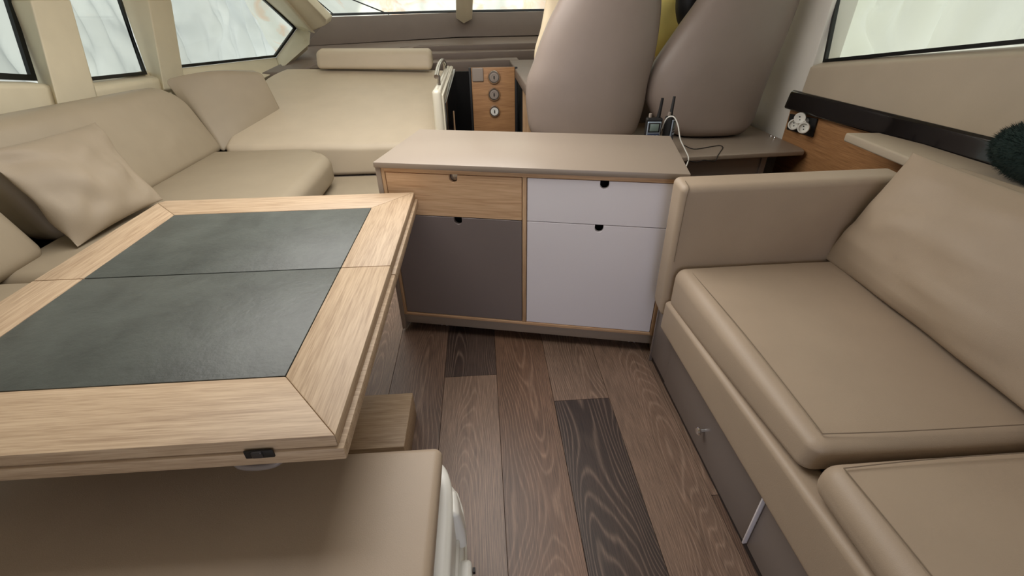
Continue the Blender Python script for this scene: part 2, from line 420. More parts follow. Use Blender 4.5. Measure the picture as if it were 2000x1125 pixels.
# left wall: lower lining, sill pads, pillars, windows
wl = struct('wall_left')
box('lining', (-2.55, -1.9, -.02), (-2.44, 4.3, .95), M['trim'], wl, .005)
slab('lining', [(-2.44, 4.25, -.02), (-1.75, 5.75, -.02), (-1.85, 5.85, -.02), (-2.56, 4.3, -.02)], (0, 0, .9), M['trim'], wl, .005)
soft('sill_pad', [(-2.47, -.6, .5), (-2.33, -.6, .5), (-2.47, 2.90, .5), (-2.33, 2.90, .5), (-2.47, -.6, 1.57), (-2.36, -.6, 1.52), (-2.47, 2.90, 1.02), (-2.34, 2.90, 1.0)], .035, M['trim'], wl)
soft('sill_pad', [(-2.47, 3.02, .5), (-2.32, 3.02, .5), (-2.47, 3.92, .5), (-2.32, 3.92, .5), (-2.47, 3.02, .985), (-2.34, 3.02, .95), (-2.47, 3.92, .935), (-2.34, 3.92, .91)], .03, M['trim'], wl)
# two upright pillar covers leaning with the side of the cabin
soft('pillar_cover', [(-2.3, 2.791, 0.859), (-2.3, 3.086, 0.831), (-2.47, 2.92, .7), (-2.47, 3.35, .7), (-2.3, 2.963, 1.395), (-2.3, 3.24, 1.397), (-2.47, 3.0, 1.396), (-2.47, 3.35, 1.396)], .012, M['trim'], wl)
soft('pillar_cover', [(-2.3, 3.763, 0.846), (-2.3, 4.039, 0.824), (-2.47, 3.90, .7), (-2.47, 4.3, .7), (-2.3, 3.974, 1.401), (-2.3, 4.264, 1.403), (-2.47, 3.95, 1.401), (-2.47, 4.3, 1.401)], .012, M['trim'], wl)
def up(a, b, zt):
    a, b = Vector(a), Vector(b); t = (zt-a.z)/(b.z-a.z); return a+(b-a)*t
for (p0, p1, q0, q1, yb0, yb1) in (((-2.3, 2.791, 0.859), (-2.3, 2.963, 1.395), (-2.3, 3.086, 0.831), (-2.3, 3.24, 1.397), 3.0, 3.35), ((-2.3, 3.763, 0.846), (-2.3, 3.974, 1.401), (-2.3, 4.039, 0.824), (-2.3, 4.264, 1.403), 3.95, 4.3)):
    a1, b1 = up(p0, p1, 1.85), up(q0, q1, 1.85)
    a0, b0 = up(p0, p1, 1.395), up(q0, q1, 1.395)
    soft('pillar_head', [a0, b0, (-2.47, yb0, 1.39), (-2.47, yb1, 1.39), a1, b1, (-2.47, a1.y, 1.85), (-2.47, b1.y, 1.85)], .012, M['trim'], wl)
box('header', (-2.6, -1.9, 1.70), (-2.285, 4.3, 2.1), M['trim'], wl, .01)
W3 = [(-2.42, 4.10, .945), (-2.02, 5.26, .92), (-1.87, 5.62, 1.158), (-2.0, 5.33, 1.407), (-2.2, 4.85, 1.76), (-2.42, 4.10, 1.76)]
G3 = [(-2.35, 4.10, .90), (-1.97, 5.20, .875), (-1.80, 5.60, 1.16), (-1.93, 5.25, 1.44), (-2.14, 4.75, 1.80), (-2.35, 4.10, 1.80)]
window('window_1', [(-2.42, -.6, 1.60), (-2.42, 2.905, 1.02), (-2.42, 3.0, 1.395), (-2.42, 3.09, 1.77), (-2.42, -.6, 1.77)], (-1, 0, 0), 'aft left side window behind the sofa', .03)
window('window_2', [(-2.42, 3.0, .985), (-2.42, 3.84, .94), (-2.42, 3.86, 1.40), (-2.42, 3.9, 1.77), (-2.42, 3.0, 1.77)], (-1, 0, 0), 'middle left side window between two pillars')
window('window_3', W3, (-.93, .36, 0), 'pointed forward left side window')
# trim round the pointed window
o1, o2, o3 = Vector((-1.654, 5.35, 1.135)), Vector((-1.695, 5.35, 1.027)), Vector((-1.888, 4.95, 0.84))
slab('window_trim', [W3[0], W3[1], o3, (-2, 4.61, 0.779), (-2.30, 4.08, .75), (-2.30, 4.08, .90)], (-.05, .02, -.05), M['trim'], wl, .006)
slab('window_trim', [W3[1], W3[2], o1, o2, o3], (-.05, .06, -.05), M['trim'], wl, .008)
slab('window_trim', [W3[2], W3[3], W3[4], (-1.95, 4.75, 1.80), (-1.764, 5.1, 1.403), o1], (-.05, .06, 0), M['trim'], wl, .008)
ap0, ap1 = Vector((-1.482, 5.3, 1.192)), Vector((-1.461, 5.3, 1.239))
t1, t2 = Vector((-1.548, 5.1, 1.4)), Vector((-1.778, 5.1, 1.403))
t1x, t2x = t1+(t1-ap1)*1.6, t2+(t2-Vector(o1))*1.6
slab('windscreen_pillar', [o1, ap0, ap1, t1, t1x, t2x, t2], (.02, .16, .03), M['trim'], wl, .008)
slab('windscreen_pillar_return', [o1+Vector((0, -.02, 0)), o1+Vector((.035, -.02, -.015)), t2+Vector((.05, -.02, -.0)), t2x+Vector((.05, -.02, 0)), t2x, t2], (0, .05, .0), M['trim'], wl, .006)

# front: windscreen, its centre post, fabric cover beyond
wf = struct('wall_front')
box('lower_front', (-1.9, 5.86, -.02), (2.0, 5.92, 1.2), M['dash'], wf, .004)
box('brow', (-2.3, 4.55, 1.98), (2.1, 4.75, 2.1), M['trim'], wf, .01)
window('window_4', [(-1.62, 5.82, 1.26), (-.13, 5.86, 1.275), (-.13, 4.72, 2.0), (-2.1, 4.72, 2.0)], (0, .55, .83), 'left windscreen pane above the dashboard', .012)
window('window_5', [(-.10, 5.86, 1.275), (1.85, 5.82, 1.27), (1.95, 4.72, 2.0), (-.10, 4.72, 2.0)], (0, .55, .83), 'right windscreen pane in front of the helm', .012)
slab('centre_post', [(-0.187, 5.45, 1.515), (-0.212, 5.68, 1.222), (-0.134, 5.7, 1.173), (-0.043, 5.68, 1.215), (-0.01, 5.45, 1.514)], (0, .10, .04), M['trim'], wf, .006)
slab('centre_post', [(-0.187, 5.45, 1.515), (-0.01, 5.45, 1.514), (.02, 4.7, 2.0), (-.22, 4.7, 2.0)], (0, .08, .08), M['trim'], wf, .004)

# right wall
wr_ = struct('wall_right')
box('lining', (1.99, -1.9, -.02), (2.08, 2.9, .95), M['oaky'], wr_, .004)
slab('side_lining', [(1.93, 2.80, -.02), (1.93, 2.862, -.02), (1.98, 5.9, -.02), (2.08, 5.9, -.02), (2.08, 2.80, -.02)], (0, 0, 2.1), M['trim_w'], wr_, .004)
box('wood_panel', (1.905, -.5, .30), (1.925, 2.845, .86), M['oakd'], wr_, .002)
soft('black_rail', [(1.868, -.5, .855), (1.905, -.5, .855), (1.862, 2.862, .780), (1.91, 2.862, .780), (1.88, -.5, .945), (1.905, -.5, .955), (1.88, 2.862, .885), (1.91, 2.862, .89)], .016, M['black'], wr_)
soft('wall_pad', [(1.89, -.5, .93), (2.0, -.5, .93), (1.89, 2.782, .87), (2.0, 2.782, .87), (1.90, -.5, 1.49), (2.0, -.5, 1.52), (1.90, 2.782, 1.022), (2.0, 2.782, 1.055)], .022, M['panel'], wr_, puff=(.01, 0, 0))
box('header', (1.88, -1.9, 1.80), (2.1, 2.9, 2.1), M['trim_w'], wr_, .01)
window('window_6', [(1.955, -.5, 1.555), (1.955, 2.76, 1.045), (1.955, 2.90, 1.81), (1.955, -.5, 1.81)], (1, 0, 0), 'right side window above the padded wall', .016)

# ceiling and the aft bulkhead with its open doorway
ce = struct('ceiling')
box('roof_panel', (-2.6, -1.9, 2.06), (2.1, 4.75, 2.12), M['ceil'], ce, 0)
wb = struct('wall_back')
box('bulkhead', (-2.6, -1.96, -.02), (-.5, -1.9, 2.1), M['trim'], wb, .003)
box('bulkhead', (1.0, -1.96, -.02), (2.1, -1.9, 2.1), M['trim'], wb, .003)

# fabric cover hung round the boat, seen through the glass
def cover(name, lab, *a, **k):
    o = sheet(name, *a, **k); return tag(o, lab, 'tarpaulin')
cover('tarpaulin', 'pale white tarpaulin hanging outside the left side windows', (-3.0, -1.5, -.2), (0, 9.5, 0), (.12, 0, 3.6), 380, 120, .19, M['tarp'], seed=3)
cover('tarpaulin', 'bright stained white tarpaulin beyond the windscreen', (-2.75, 7.6, .4), (5.2, 0, 0), (0, -2.6, 3.0), 180, 120, .16, M['tarpf'], seed=11)
cover('tarpaulin', 'creased greenish white tarpaulin outside the right side window', (2.55, 6.0, -.2), (0, -7.5, 0), (-.1, 0, 2.9), 300, 120, .30, M['tarpr'], seed=21)
for lab, pts in (('left thin black windscreen wiper resting outside the windscreen', [(-0.955, 5.95, 1.265), (-1.323, 5.86, 1.412)]),
                 ('outermost thin black windscreen wiper outside the left windscreen pane', [(-1.563, 5.95, 1.278), (-1.695, 5.86, 1.42)])):
    o = tube('windscreen_wiper', pts, .006, M['blackm']); tag(o, lab, 'wiper')

# ================================================================== DASHBOARD
db = thing('dashboard', 'long dark taupe dashboard with stepped shelves under the windscreen', 'dashboard', (0, 5.2, .7))
slab('fascia', [(-1.86, 5.70, .985), (-.2, 5.73, 1.045), (1.92, 5.73, 1.05), (1.92, 5.83, 1.268), (-.2, 5.83, 1.275), (-1.56, 5.80, 1.25)], (0, .04, 0), M['dash'], db, .006)
slab('shelf', [(-1.93, 5.0, .84), (-1.86, 5.72, .985), (-.2, 5.72, 1.04), (1.92, 5.75, 1.045), (1.92, 5.42, .98), (-.6, 5.42, .995), (-.85, 5.20, .93), (-.9, 4.95, .86)], (0, .02, -.08), M['dash'], db, .008)
def bow(z, y, x0, x1, d=.03, n=12):
    return [(x0+(x1-x0)*i/n, y-d*math.sin(PI*i/n*.5), z-d*.8*(1-i/n)**2) for i in range(n+1)]
def step(z0, z1, y, x0, x1, dep):
    a = bow(z1, y, x0, x1); n = len(a)-1
    pts = a+[(x1, y+dep, z1), (x0, y+dep, z1)]
    o = slab('step', pts, (0, 0, z0-z1), M['dash'], db, .01, 3)
step(.93, 1.008, 5.38, -.80, 1.9, .3)
step(.85, .952, 5.22, -.62, 1.9, .25)
step(.765, .885, 5.0, -.62, .40, .35)
soft('corner_pad', [(-2.05, 4.78, .60), (-1.70, 4.80, .60), (-1.93, 5.2, .60), (-1.5, 5.2, .60), (-2.03, 4.80, .83), (-1.72, 4.82, .83), (-1.90, 5.2, .90), (-1.5, 5.2, .90)], .03, M['dash'], db)
slab('console_arm', [(.305, 3.2, .90), (.305, 4.98, .88), (1.0, 4.98, .88), (1.0, 3.62, .90), (.50, 3.62, .90)], (0, 0, -.075), M['dash'], db, .01, 3)
box('console_side', (.345, 3.9, .0), (.50, 3.93, .80), M['oakz'], db, .002)
box('console_side', (.50, 3.5, .0), (1.9, 3.56, .80), M['dash'], db, .002)
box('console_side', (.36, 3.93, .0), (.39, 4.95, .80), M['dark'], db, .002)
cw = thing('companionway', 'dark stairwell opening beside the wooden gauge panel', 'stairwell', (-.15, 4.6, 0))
box('back_panel', (-.35, 4.85, 0), (.36, 4.88, .80), M['dark'], cw, 0)  # black sheet painted as the darkness of the unlit stairwell
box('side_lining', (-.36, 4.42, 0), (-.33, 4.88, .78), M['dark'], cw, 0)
box('lit_jamb', (-.228, 4.00, 0), (-.216, 4.02, .60), M['oakz'], cw, .001)
gp = thing('gauge_panel', 'honey wood panel with three round chrome gauges beside the stairwell', 'panel', (.12, 4.2, 0))
box('board', (-.062, 4.20, 0), (.302, 4.225, .90), M['oakdz'], gp, .002)
box('edge_strip', (-.082, 4.19, 0), (-.064, 4.24, .90), M['blackm'], gp, .002)
box('edge_strip', (.304, 4.19, 0), (.325, 4.24, .90), M['blackm'], gp, .002)
soft('vent_plate', hexa((-.055, 4.188, .795), (.04, 4.204, .90)), .012, M['greyp'], gp, n=3)
for i, (px, py) in enumerate(((965,150), (965.5,184.5), (966.5,217))):
    c = ((0.127, 4.18, 0.827), (0.123, 4.18, 0.692), (0.123, 4.18, 0.555))[i]
    r = (.052, .052, .047)[i]
    g = lathe('gauge', [(r*1.05, 0), (r*1.05, .008), (r*.9, .02), (r*.78, .02), (r*.74, .012), (0, .012)], (c[0], 4.2, c[2]), (0, -1, 0), M['chrome'], gp)
    lathe('dial', [(r*.7, .0), (r*.7, .015), (r*.45, .0165), (r*.42, .014), (0, .014)], (c[0], 4.2, c[2]), (0, -1, 0), M['greyp'] if i < 2 else M['white'], g, 20)
    box('needle', (c[0]-.004, 4.178, c[2]-.012), (c[0]+.004, 4.184, c[2]+.012), M['blackm'], g, 0)

# ================================================================== CHAISE LOUNGE AND SIDE PANEL
ch = thing('chaise_lounge', 'cream leather sunlounge with a rising back below the dashboard', 'lounge', (-1.0, 3.9, 0))
def chf(P, s):
    if s[0] < 0 and s[1] > .3:
        P = P+Vector((.22*((s[1]-.3)/.7)**3*max(0, -s[0])**4, 0, 0))
    if s[2] > 0: P = P+Vector((0, 0, .012*noise.noise(P*2.3)))
    if s[2] > .9 and s[0] > .5: P = P+Vector((0, 0, -.022*math.exp(-((P.y-3.83-.25*(P.x+.3))/.03)**2)*min(1, (s[0]-.5)*2.2)))
    return P
soft('seat_pad', [(-1.80, 3.40, .27), (-.265, 3.40, .27), (-1.95, 4.78, .55), (-.27, 4.78, .55), (-1.83, 3.40, .515), (-.265, 3.40, .485), (-1.93, 4.76, .875), (-.27, 4.78, .835)], .045, M['cream'], ch, puff=(0, 0, .02), n=22, fn=chf)
box('base', (-2.0, 3.45, 0), (-.35, 4.8, .34), M['base'], ch, .004)
box('footstep', (-1.9, 3.38, .0), (-.5, 3.44, .27), M['base'], ch, .004)
st = thing('step', 'beige leather step in front of the cream sunlounge', 'step', (-.8, 3.1, 0))
soft('step_pad', hexa((-1.22, 2.80, .235), (-.42, 3.37, .285)), .015, M['leather_l'], st)
box('riser', (-1.2, 2.82, 0), (-.44, 3.36, .235), M['base'], st, .004)
bo = soft('bolster', [(-1.45, 4.62, .865), (-.415, 4.60, .838), (-1.45, 4.80, .885), (-.415, 4.80, .865), (-1.44, 4.66, 1.015), (-.42, 4.64, 1.0), (-1.44, 4.80, 1.03), (-.42, 4.80, 1.015)], .042, M['cream'], None, n=6)
tag(bo, 'cream leather bolster lying across the head of the sunlounge', 'bolster')
sp = thing('moulded_screen', 'upright white moulded panel at the right end of the sunlounge', 'panel', (-.26, 3.9, .3))
soft('white_shell', [(-.345, 3.50, .30), (-.265, 3.50, .30), (-.30, 4.40, .30), (-.235, 4.40, .30), (-.338, 3.50, .84), (-.275, 3.50, .84), (-.29, 4.40, .905), (-.23, 4.40, .905)], .03, M['whiteg'], sp)
soft('black_inlay', [(-.262, 3.52, .33), (-.245, 3.52, .33), (-.233, 4.38, .4), (-.205, 4.38, .4), (-.268, 3.60, .74), (-.248, 3.60, .74), (-.228, 4.36, .88), (-.195, 4.36, .88)], .008, M['black'], sp, n=4)
soft('white_rim', [(-.272, 3.51, .33), (-.258, 3.51, .33), (-.24, 4.39, .4), (-.222, 4.39, .4), (-.274, 3.54, .80), (-.26, 3.54, .80), (-.24, 4.38, .905), (-.215, 4.38, .895)], .006, M['whiteg'], sp, n=4)
gh = thing('grab_rail', 'bent chrome grab rail on top of the white side panel', 'rail', (-0.295, 3.65, 0.854))
tube('tube', spline([(-0.304, 3.6, 0.912), (-0.302, 3.72, 0.938), (-0.298, 3.92, 0.962), (-0.287, 4.12, 0.968), (-0.28, 4.24, 0.937), (-0.28, 4.26, 0.901), (-0.284, 4.26, 0.858)], 6), .016, M['steel'], gh, 12)
tube('post', [(-0.289, 3.66, 0.914), (-0.294, 3.66, 0.842)], .011, M['steel'], gh, 10)

# ================================================================== LEFT SOFA
ls = thing('corner_sofa', 'beige leather corner sofa along the left side windows behind the table', 'sofa', (-1.6, 2.3, 0))
def seatf(P, s):
    d = max(0, (s[0]-.35)/.65)**2*max(0, (s[1]-.70)/.30)**2
    P = P+Vector((-.17*d, -.17*d, 0))
    if s[2] > 0: P.z -= .03*max(0, s[0])**3*0
    return P
soft('seat_cushion', [(-1.92, 1.60, .30), (-1.03, 1.60, .30), (-1.92, 3.39, .30), (-1.03, 3.39, .30), (-1.92, 1.60, .495), (-1.03, 1.60, .495), (-1.92, 3.39, .495), (-1.03, 3.39, .495)], .055, M['leather_l'], ls, puff=(.02, 0, .012), n=22, fn=seatf)
soft('seat_cushion', hexa((-1.95, .2, .30), (-1.15, 1.595, .495)), .05, M['leather_l'], ls, puff=(.01, 0, .01), n=10)
box('base', (-1.95, .2, 0), (-1.12, 3.37, .30), M['base'], ls, .004)
def backf(P, s):
    d = max(0, (s[2]-.3)/.7)**2*max(0, (s[1]-.72)/.28)**2
    P = P+Vector((0, -.13*d, -.05*d))
    # pinched dimple low on the cushion
    g = math.exp(-(((P.y-3.02)/.05)**2+((P.z-.66)/.05)**2))-.8*math.exp(-(((P.y-2.96)/.04)**2+((P.z-.68)/.04)**2))
    if s[0] > .5: P = P+Vector((.010*g, 0, 0))
    return P
soft('back_cushion', [(-2.02, 1.95, .47), (-1.84, 1.95, .47), (-2.02, 3.47, .47), (-1.84, 3.47, .47), (-2.27, 1.95, .955), (-2.06, 1.95, .975), (-2.25, 3.50, .90), (-2.05, 3.50, .92)], .065, M['leather_l'], ls, puff=(.03, 0, 0), n=26, fn=backf)
soft('back_cushion', [(-2.1, .3, .47), (-1.80, .3, .47), (-2.1, 1.84, .47), (-1.80, 1.84, .47), (-2.20, .3, .78), (-1.90, .3, .78), (-2.18, 1.80, .77), (-1.88, 1.80, .77)], .07, M['leather_l'], ls, puff=(.04, 0, 0), n=10)
box('back_frame', (-2.35, .2, 0), (-2.1, 4.0, .60), M['plinth'], ls, .005)  # coloured near-black to stand for the shadow between the back cushions
def ccf(P, s):
    if s[2] > .2: P = P+Vector((0, 0, .028*((s[2]-.2)/.8)*(1-s[0]**2)))
    return P
cc = soft('corner_cushion', [(-1.84, 3.40, .455), (-1.575, 3.96, .645), (-1.98, 3.54, .505), (-1.70, 4.03, .68), (-2.10, 3.62, .945), (-1.665, 4.0, .915), (-2.16, 3.56, .93), (-1.76, 4.07, .93)], .03, M['leather_l'], None, puff=(0, .02, 0), n=14, fn=ccf, wr=.006, wfreq=4)
tag(cc, 'beige leather back cushion leaning in the corner between sofa and sunlounge', 'cushion')
pl = pillow('scatter_cushion', [(-1.90, 1.86, .90), (-1.94, 2.53, .865), (-1.62, 2.30, .53), (-1.70, 1.83, .51)], .17, M['pillow_l'], None, wr=.014, seed=2.3, corner=.05, crease=((-.75, -.7, .8, .6, .12, -.035), (-.3, -.85, .95, .2, .12, .012)))
tag(pl, 'rumpled beige scatter cushion leaning on the left sofa beside the table', 'cushion')

# ================================================================== HELM SEATS AND SHELF
hs = thing('helm_plinth', 'taupe laminate platform carrying the two helm seats', 'platform', (1.2, 2.9, 0))
slab('top_board', [(.40, 2.475, .572), (1.88, 2.565, .572), (1.90, 2.62, .572), (1.905, 3.4, .572), (.40, 3.4, .572)], (0, 0, .028), M['cabtop'], hs, .006, 3)
box('body', (.42, 2.62, 0), (1.70, 3.38, .572), M['base'], hs, .004)
box('hinge_strip', (1.66, 2.612, .42), (1.69, 2.62, .565), M['base'], hs, .001)
for px, py in ((1505.5,266.5), (1512.5,269.5)):
    c = (1.866, 2.902, 0.6) if px < 1510 else (1.867, 2.862, 0.6)
    o = lathe('stud', [(.009, 0), (.009, .006), (.005, .011), (0, .011)], (min(c[0], 1.87), c[1], .60), (0, 0, 1), M['chrome'], hs, 12)
def shell(name, L, Rr, y0, depth, lean, mat, parent, ztop, e=2.6):
    """seat back lofted from a left and a right outline (x, z), rounded in plan, closed at both ends"""
    def at(tab, z):
        for (xa, za), (xb, zb) in zip(tab, tab[1:]):
            if za <= z <= zb: 
                t = (z-za)/(zb-za); return xa+(xb-xa)*t
        return tab[-1][0] if z > tab[-1][1] else tab[0][0]
    zb = L[0][1]; rows = 44; seg = 40; bm = bmesh.new(); rings = []
    for i in range(rows+1):
        t = i/rows; z = zb+(ztop-zb)*(.5-.5*math.cos(PI*t))
        za = z-.03; zc = z+.03
        xl = (at(L, za)+at(L, z)*2+at(L, zc))/4; xr = (at(Rr, za)+at(Rr, z)*2+at(Rr, zc))/4
        c = (xl+xr)/2; hw = (xr-xl)/2
        eb = min(1, (z-zb)/.07); et = min(1, (ztop-z)/.16)
        k = (1-(1-eb)**2.4)**.42 if eb < 1 else 1
        kt = (1-(1-et)**2)**.5 if et < 1 else 1
        k = max(.02, k*kt)
        hw2 = hw*(.90+.10*k)*(.25+.75*kt) if True else hw
        hw2 = hw-(1-k)*.055-(1-kt)*.10
        dp = depth*(.25+.75*k) if k < 1 else depth
        yc = y0+lean*(z-zb)
        ring_ = []
        for j in range(seg):
            a = 2*PI*j/seg; ca, sa = math.cos(a), math.sin(a)
            ring_.append(bm.verts.new((c+hw2*math.copysign(abs(ca)**(2/e), ca), yc+dp*.5*math.copysign(abs(sa)**(2/2.3), sa), z)))
        rings.append(ring_)
    for i in range(rows):
        for j in range(seg): bm.faces.new((rings[i][j], rings[i][(j+1) % seg], rings[i+1][(j+1) % seg], rings[i+1][j]))
    bm.faces.new(rings[0]); bm.faces.new(rings[-1])
    return finish(name, bm_mesh(bm, name), mat, parent, 60)
s1 = thing('helm_chair', 'left high-backed taupe helm seat seen from behind above the drawer cabinet', 'seat', (.65, 2.95, .6))
shell('backrest', [(.335, .605), (.298, .693), (.279, .855), (.284, .965), (.321, 1.045), (.362, 1.16), (.41, 1.269), (.467, 1.363), (.53, 1.48), (.62, 1.62)],
      [(.97, .605), (.995, .674), (1.018, .793), (1.026, .95), (1.045, 1.058), (1.052, 1.161), (1.051, 1.285), (1.044, 1.356), (1.02, 1.48), (.93, 1.62)], 2.97, .26, .02, M['helm'], s1, 1.62)
soft('seat_base', hexa((.36, 3.0, .605), (.95, 3.38, .85)), .06, M['cream'], s1)
s2 = thing('helm_chair', 'right high-backed taupe helm seat standing beside the wooden wall panel', 'seat', (1.4, 2.95, .6))
shell('backrest', [(1.26, .605), (1.101, .717), (1.03, .837), (1.03, .95), (1.058, 1.036), (1.137, 1.16), (1.186, 1.234), (1.27, 1.354), (1.35, 1.48), (1.45, 1.62)],
      [(1.71, .605), (1.761, .70), (1.776, .849), (1.803, 1.017), (1.835, 1.175), (1.856, 1.323), (1.86, 1.45), (1.80, 1.62)], 2.99, .26, .02, M['helm'], s2, 1.62)
soft('seat_base', hexa((1.2, 3.05, .605), (1.75, 3.38, .85)), .06, M['cream'], s2)
ds = soft('dust_sheet', [(.30, 3.14, .905), (.75, 3.14, .905), (.34, 3.35, .905), (.75, 3.4, .905), (.42, 3.14, 1.45), (.9, 3.14, 1.45), (.50, 3.3, 1.45), (.9, 3.3, 1.45)], .06, M['sheet'], None, n=20, wr=.035, wfreq=7)
tag(ds, 'creased cream cloth draped in front of the left helm seat', 'cloth')
yc = soft('yellow_cloth', [(1.02, 3.45, .905), (1.6, 3.45, .905), (1.02, 3.56, .905), (1.7, 3.56, .905), (1.05, 3.45, 1.55), (1.7, 3.45, 1.55), (1.05, 3.5, 1.55), (1.7, 3.5, 1.55)], .03, M['yellow'], None, n=20, wr=.03, wfreq=6)
tag(yc, 'bright yellow cloth hanging between the two helm seats', 'cloth')
lc = soft('folded_cloth', [(1.0, 3.30, .905), (1.5, 3.30, .905), (1.0, 3.42, .905), (1.5, 3.42, .905), (1.05, 3.32, 1.03), (1.45, 3.32, 1.03), (1.05, 3.4, 1.05), (1.45, 3.4, 1.05)], .03, M['sheet'], None, n=14, wr=.02, wfreq=8)
tag(lc, 'crumpled cream cloth heaped below the yellow cloth between the helm seats', 'cloth')
bb = thing('black_bag', 'black soft bag hanging between the helm seats', 'bag', (1.40, 3.25, 1.2))
soft('pouch', [(1.27, 3.16, 1.20), (1.42, 3.16, 1.15), (1.27, 3.30, 1.20), (1.42, 3.30, 1.15), (1.19, 3.16, 1.50), (1.50, 3.16, 1.50), (1.24, 3.30, 1.50), (1.50, 3.30, 1.50)], .06, M['blackm'], bb, puff=(.015, .01, 0), n=10, wr=.012, wfreq=8)
tube('strap', spline([(1.37, 3.2, 1.48), (1.42, 3.14, 1.60), (1.50, 3.0, 1.655), (1.52, 2.85, 1.55)], 6), .012, M['blackm'], bb)
soft('red_tag', hexa((1.285, 3.145, 1.185), (1.335, 3.17, 1.195)), .004, plain('red_tag', (170, 60, 40), .6), bb, n=2)

# ================================================================== DRAWER CABINET
CA = -.229
cb = thing('drawer_cabinet', 'low taupe cabinet on casters with one oak, one grey and two white fronts', 'cabinet', (.152, 1.691, 0), CA)
L_, R_, ZT = -.592, .600, .831
kw = dict(parent=cb, local=True)
box('top', (L_, -.02, ZT-.022), (R_, .535, ZT), M['cabtop'], bev=.003, **kw)
box('side', (L_+.002, -.012, .015), (L_+.022, .53, ZT-.022), M['cabtop'], bev=.001, **kw)
box('side', (R_-.022, -.012, .015), (R_-.002, .53, ZT-.022), M['cabtop'], bev=.001, **kw)
box('back', (L_+.022, .51, .07), (R_-.022, .528, ZT-.022), M['cabtop'], bev=.001, **kw)
xl, xm0, xm1, xr = -.553, -.006, .016, .560
zt, zm, zb = .788, .612, .118
box('edge_board', (L_+.022, -.008, zb-.018), (xl-.003, .50, ZT-.022), M['oakz'], bev=.001, **kw)
box('edge_board', (xr+.003, -.008, zb-.018), (R_-.022, .50, ZT-.022), M['oakz'], bev=.001, **kw)
box('edge_board', (xl-.003, -.008, zt+.003), (xr+.003, .50, ZT-.022), M['oakfx'], bev=.001, **kw)
box('edge_board', (xl-.003, -.008, zb-.018), (xr+.003, .50, zb-.003), M['oakfx'], bev=.001, **kw)
box('divider', (xm0+.003, -.008, zb-.003), (xm1-.003, .50, zt+.003), M['oakz'], bev=.001, **kw)
box('skirt', (L_+.022, .0, .05), (R_-.022, .018, zb-.018), M['cabtop'], bev=.001, **kw)
box('inner_back', (xl, .06, zb), (xr, .07, zt), M['dark'], bev=0, **kw)  # black sheet painted as the shade behind the finger notches
def front(name, x0, x1, z0, z1, nx, mat, lab):
    """drawer or door front with a U shaped finger notch in its top edge"""
    r = .0165; d = .030; pts = [(x0, 0, z0), (x1, 0, z0), (x1, 0, z1), (nx+r, 0, z1)]
    pts += [(nx+r*math.cos(a), 0, z1-d+r-r*math.sin(a)-.0) for a in [PI*i/10 for i in range(11)]]
    pts += [(nx-r, 0, z1), (x0, 0, z1)]
    o = slab(name, [(p[0], -.006, p[2]) for p in pts], (0, .019, 0), mat, bev=.0008, seg=1, **kw); tag(o, lab)
    return o
front('drawer', xl, xm0, zm+.0015, zt, -.276, M['oakfx'], 'oak drawer front')
front('door', xl, xm0, zb, zm-.0015, -.270, M['cabgrey'], 'grey front')
front('drawer', xm1, xr, zm+.0015, zt, .305, M['cabwhite'], 'upper white drawer front')
front('door', xm1, xr, zb, zm-.0015, .300, M['cabwhite'], 'lower white front')
box('catch', (-.293, .014, zt-.032), (-.259, .020, zt-.0005), M['steel'], bev=.002, **kw)
for (cx, cy) in ((-.40, .07), (.50, .07), (-.40, .46), (.50, .46)):
    c = lathe('caster', [(.011, .0), (.011, .03)], (cx, cy, .048), (0, 0, 1), M['steel'], cb, 12, True)
    box('fork', (cx-.013, cy-.02, .040), (cx+.013, cy+.012, .052), M['clear'], c, .003, local=True)
    for sx in (-1, 1):
        lathe('wheel', [(.012, -.006), (.024, -.006), (.027, -.002), (.027, .002), (.024, .006), (.012, .006)], (cx+sx*.012, cy, .027), (1, 0, 0), M['clear'], c, 18, True)

# ================================================================== TABLE
tb = thing('folding_table', 'pale oak folding table with dark slate inlays', 'table', (-.76, 1.16, 0))
XL, XR, sL, sR = -1.2466, -.2764, -1.1155, -.4151
yB, yD, yF, sB, sF = 1.7617, 1.1617, .5552, 1.6115, .7152
zt_, zl = .72, .692
def board(name, pts, mat, z0=zl, z1=zt_, bev=.003):
    return slab(name, [(p[0], p[1], z0) for p in pts], (0, 0, z1-z0), mat, tb, bev, 2)
e = .0004
cut = .045
board('frame_board', [(XL+.02, yB), (XR, yB), (sR, sB), (sL, sB), (XL, yB-.02)], M['oakx'])
board('frame_board', [(XR, yB), (XR, yD+.001), (sR, yD+.001), (sR, sB)], M['oaky'])
board('frame_board', [(XL, yB-.02), (sL, sB), (sL, yD+.001), (XL, yD+.001)], M['oaky'])
board('frame_board', [(XL, yF), (sL, sF), (sR, sF), (XR, yF)], M['oakx'])
board('frame_board', [(XR, yF), (sR, sF), (sR, yD-.001), (XR, yD-.001)], M['oaky'])
board('frame_board', [(XL, yF), (XL, yD-.001), (sL, yD-.001), (sL, sF)], M['oaky'])
g = .0018
slab('slate_panel', [(sL+g, yD+.002, zl), (sR-g, yD+.002, zl), (sR-g, sB-g, zl), (sL+g, sB-g, zl)], (0, 0, .0275), M['slate'], tb, .0012, 2)
slab('slate_panel', [(sL+g, sF+g, zl), (sR-g, sF+g, zl), (sR-g, yD-.002, zl), (sL+g, yD-.002, zl)], (0, 0, .0275), M['slate'], tb, .0012, 2)
box('under_leaf', (XL-.004, yF-.004, .660), (XR+.010, yD-.001, .6905), M['oakx'], tb, .004)
box('under_leaf', (XL-.004, yD+.001, .660), (XR+.010, yB+.004, .6905), M['oakx'], tb, .004)
lt = box('latch', (-.435, yF-.0075, .682), (-.385, yF-.003, .701), M['blackm'], tb, .002)
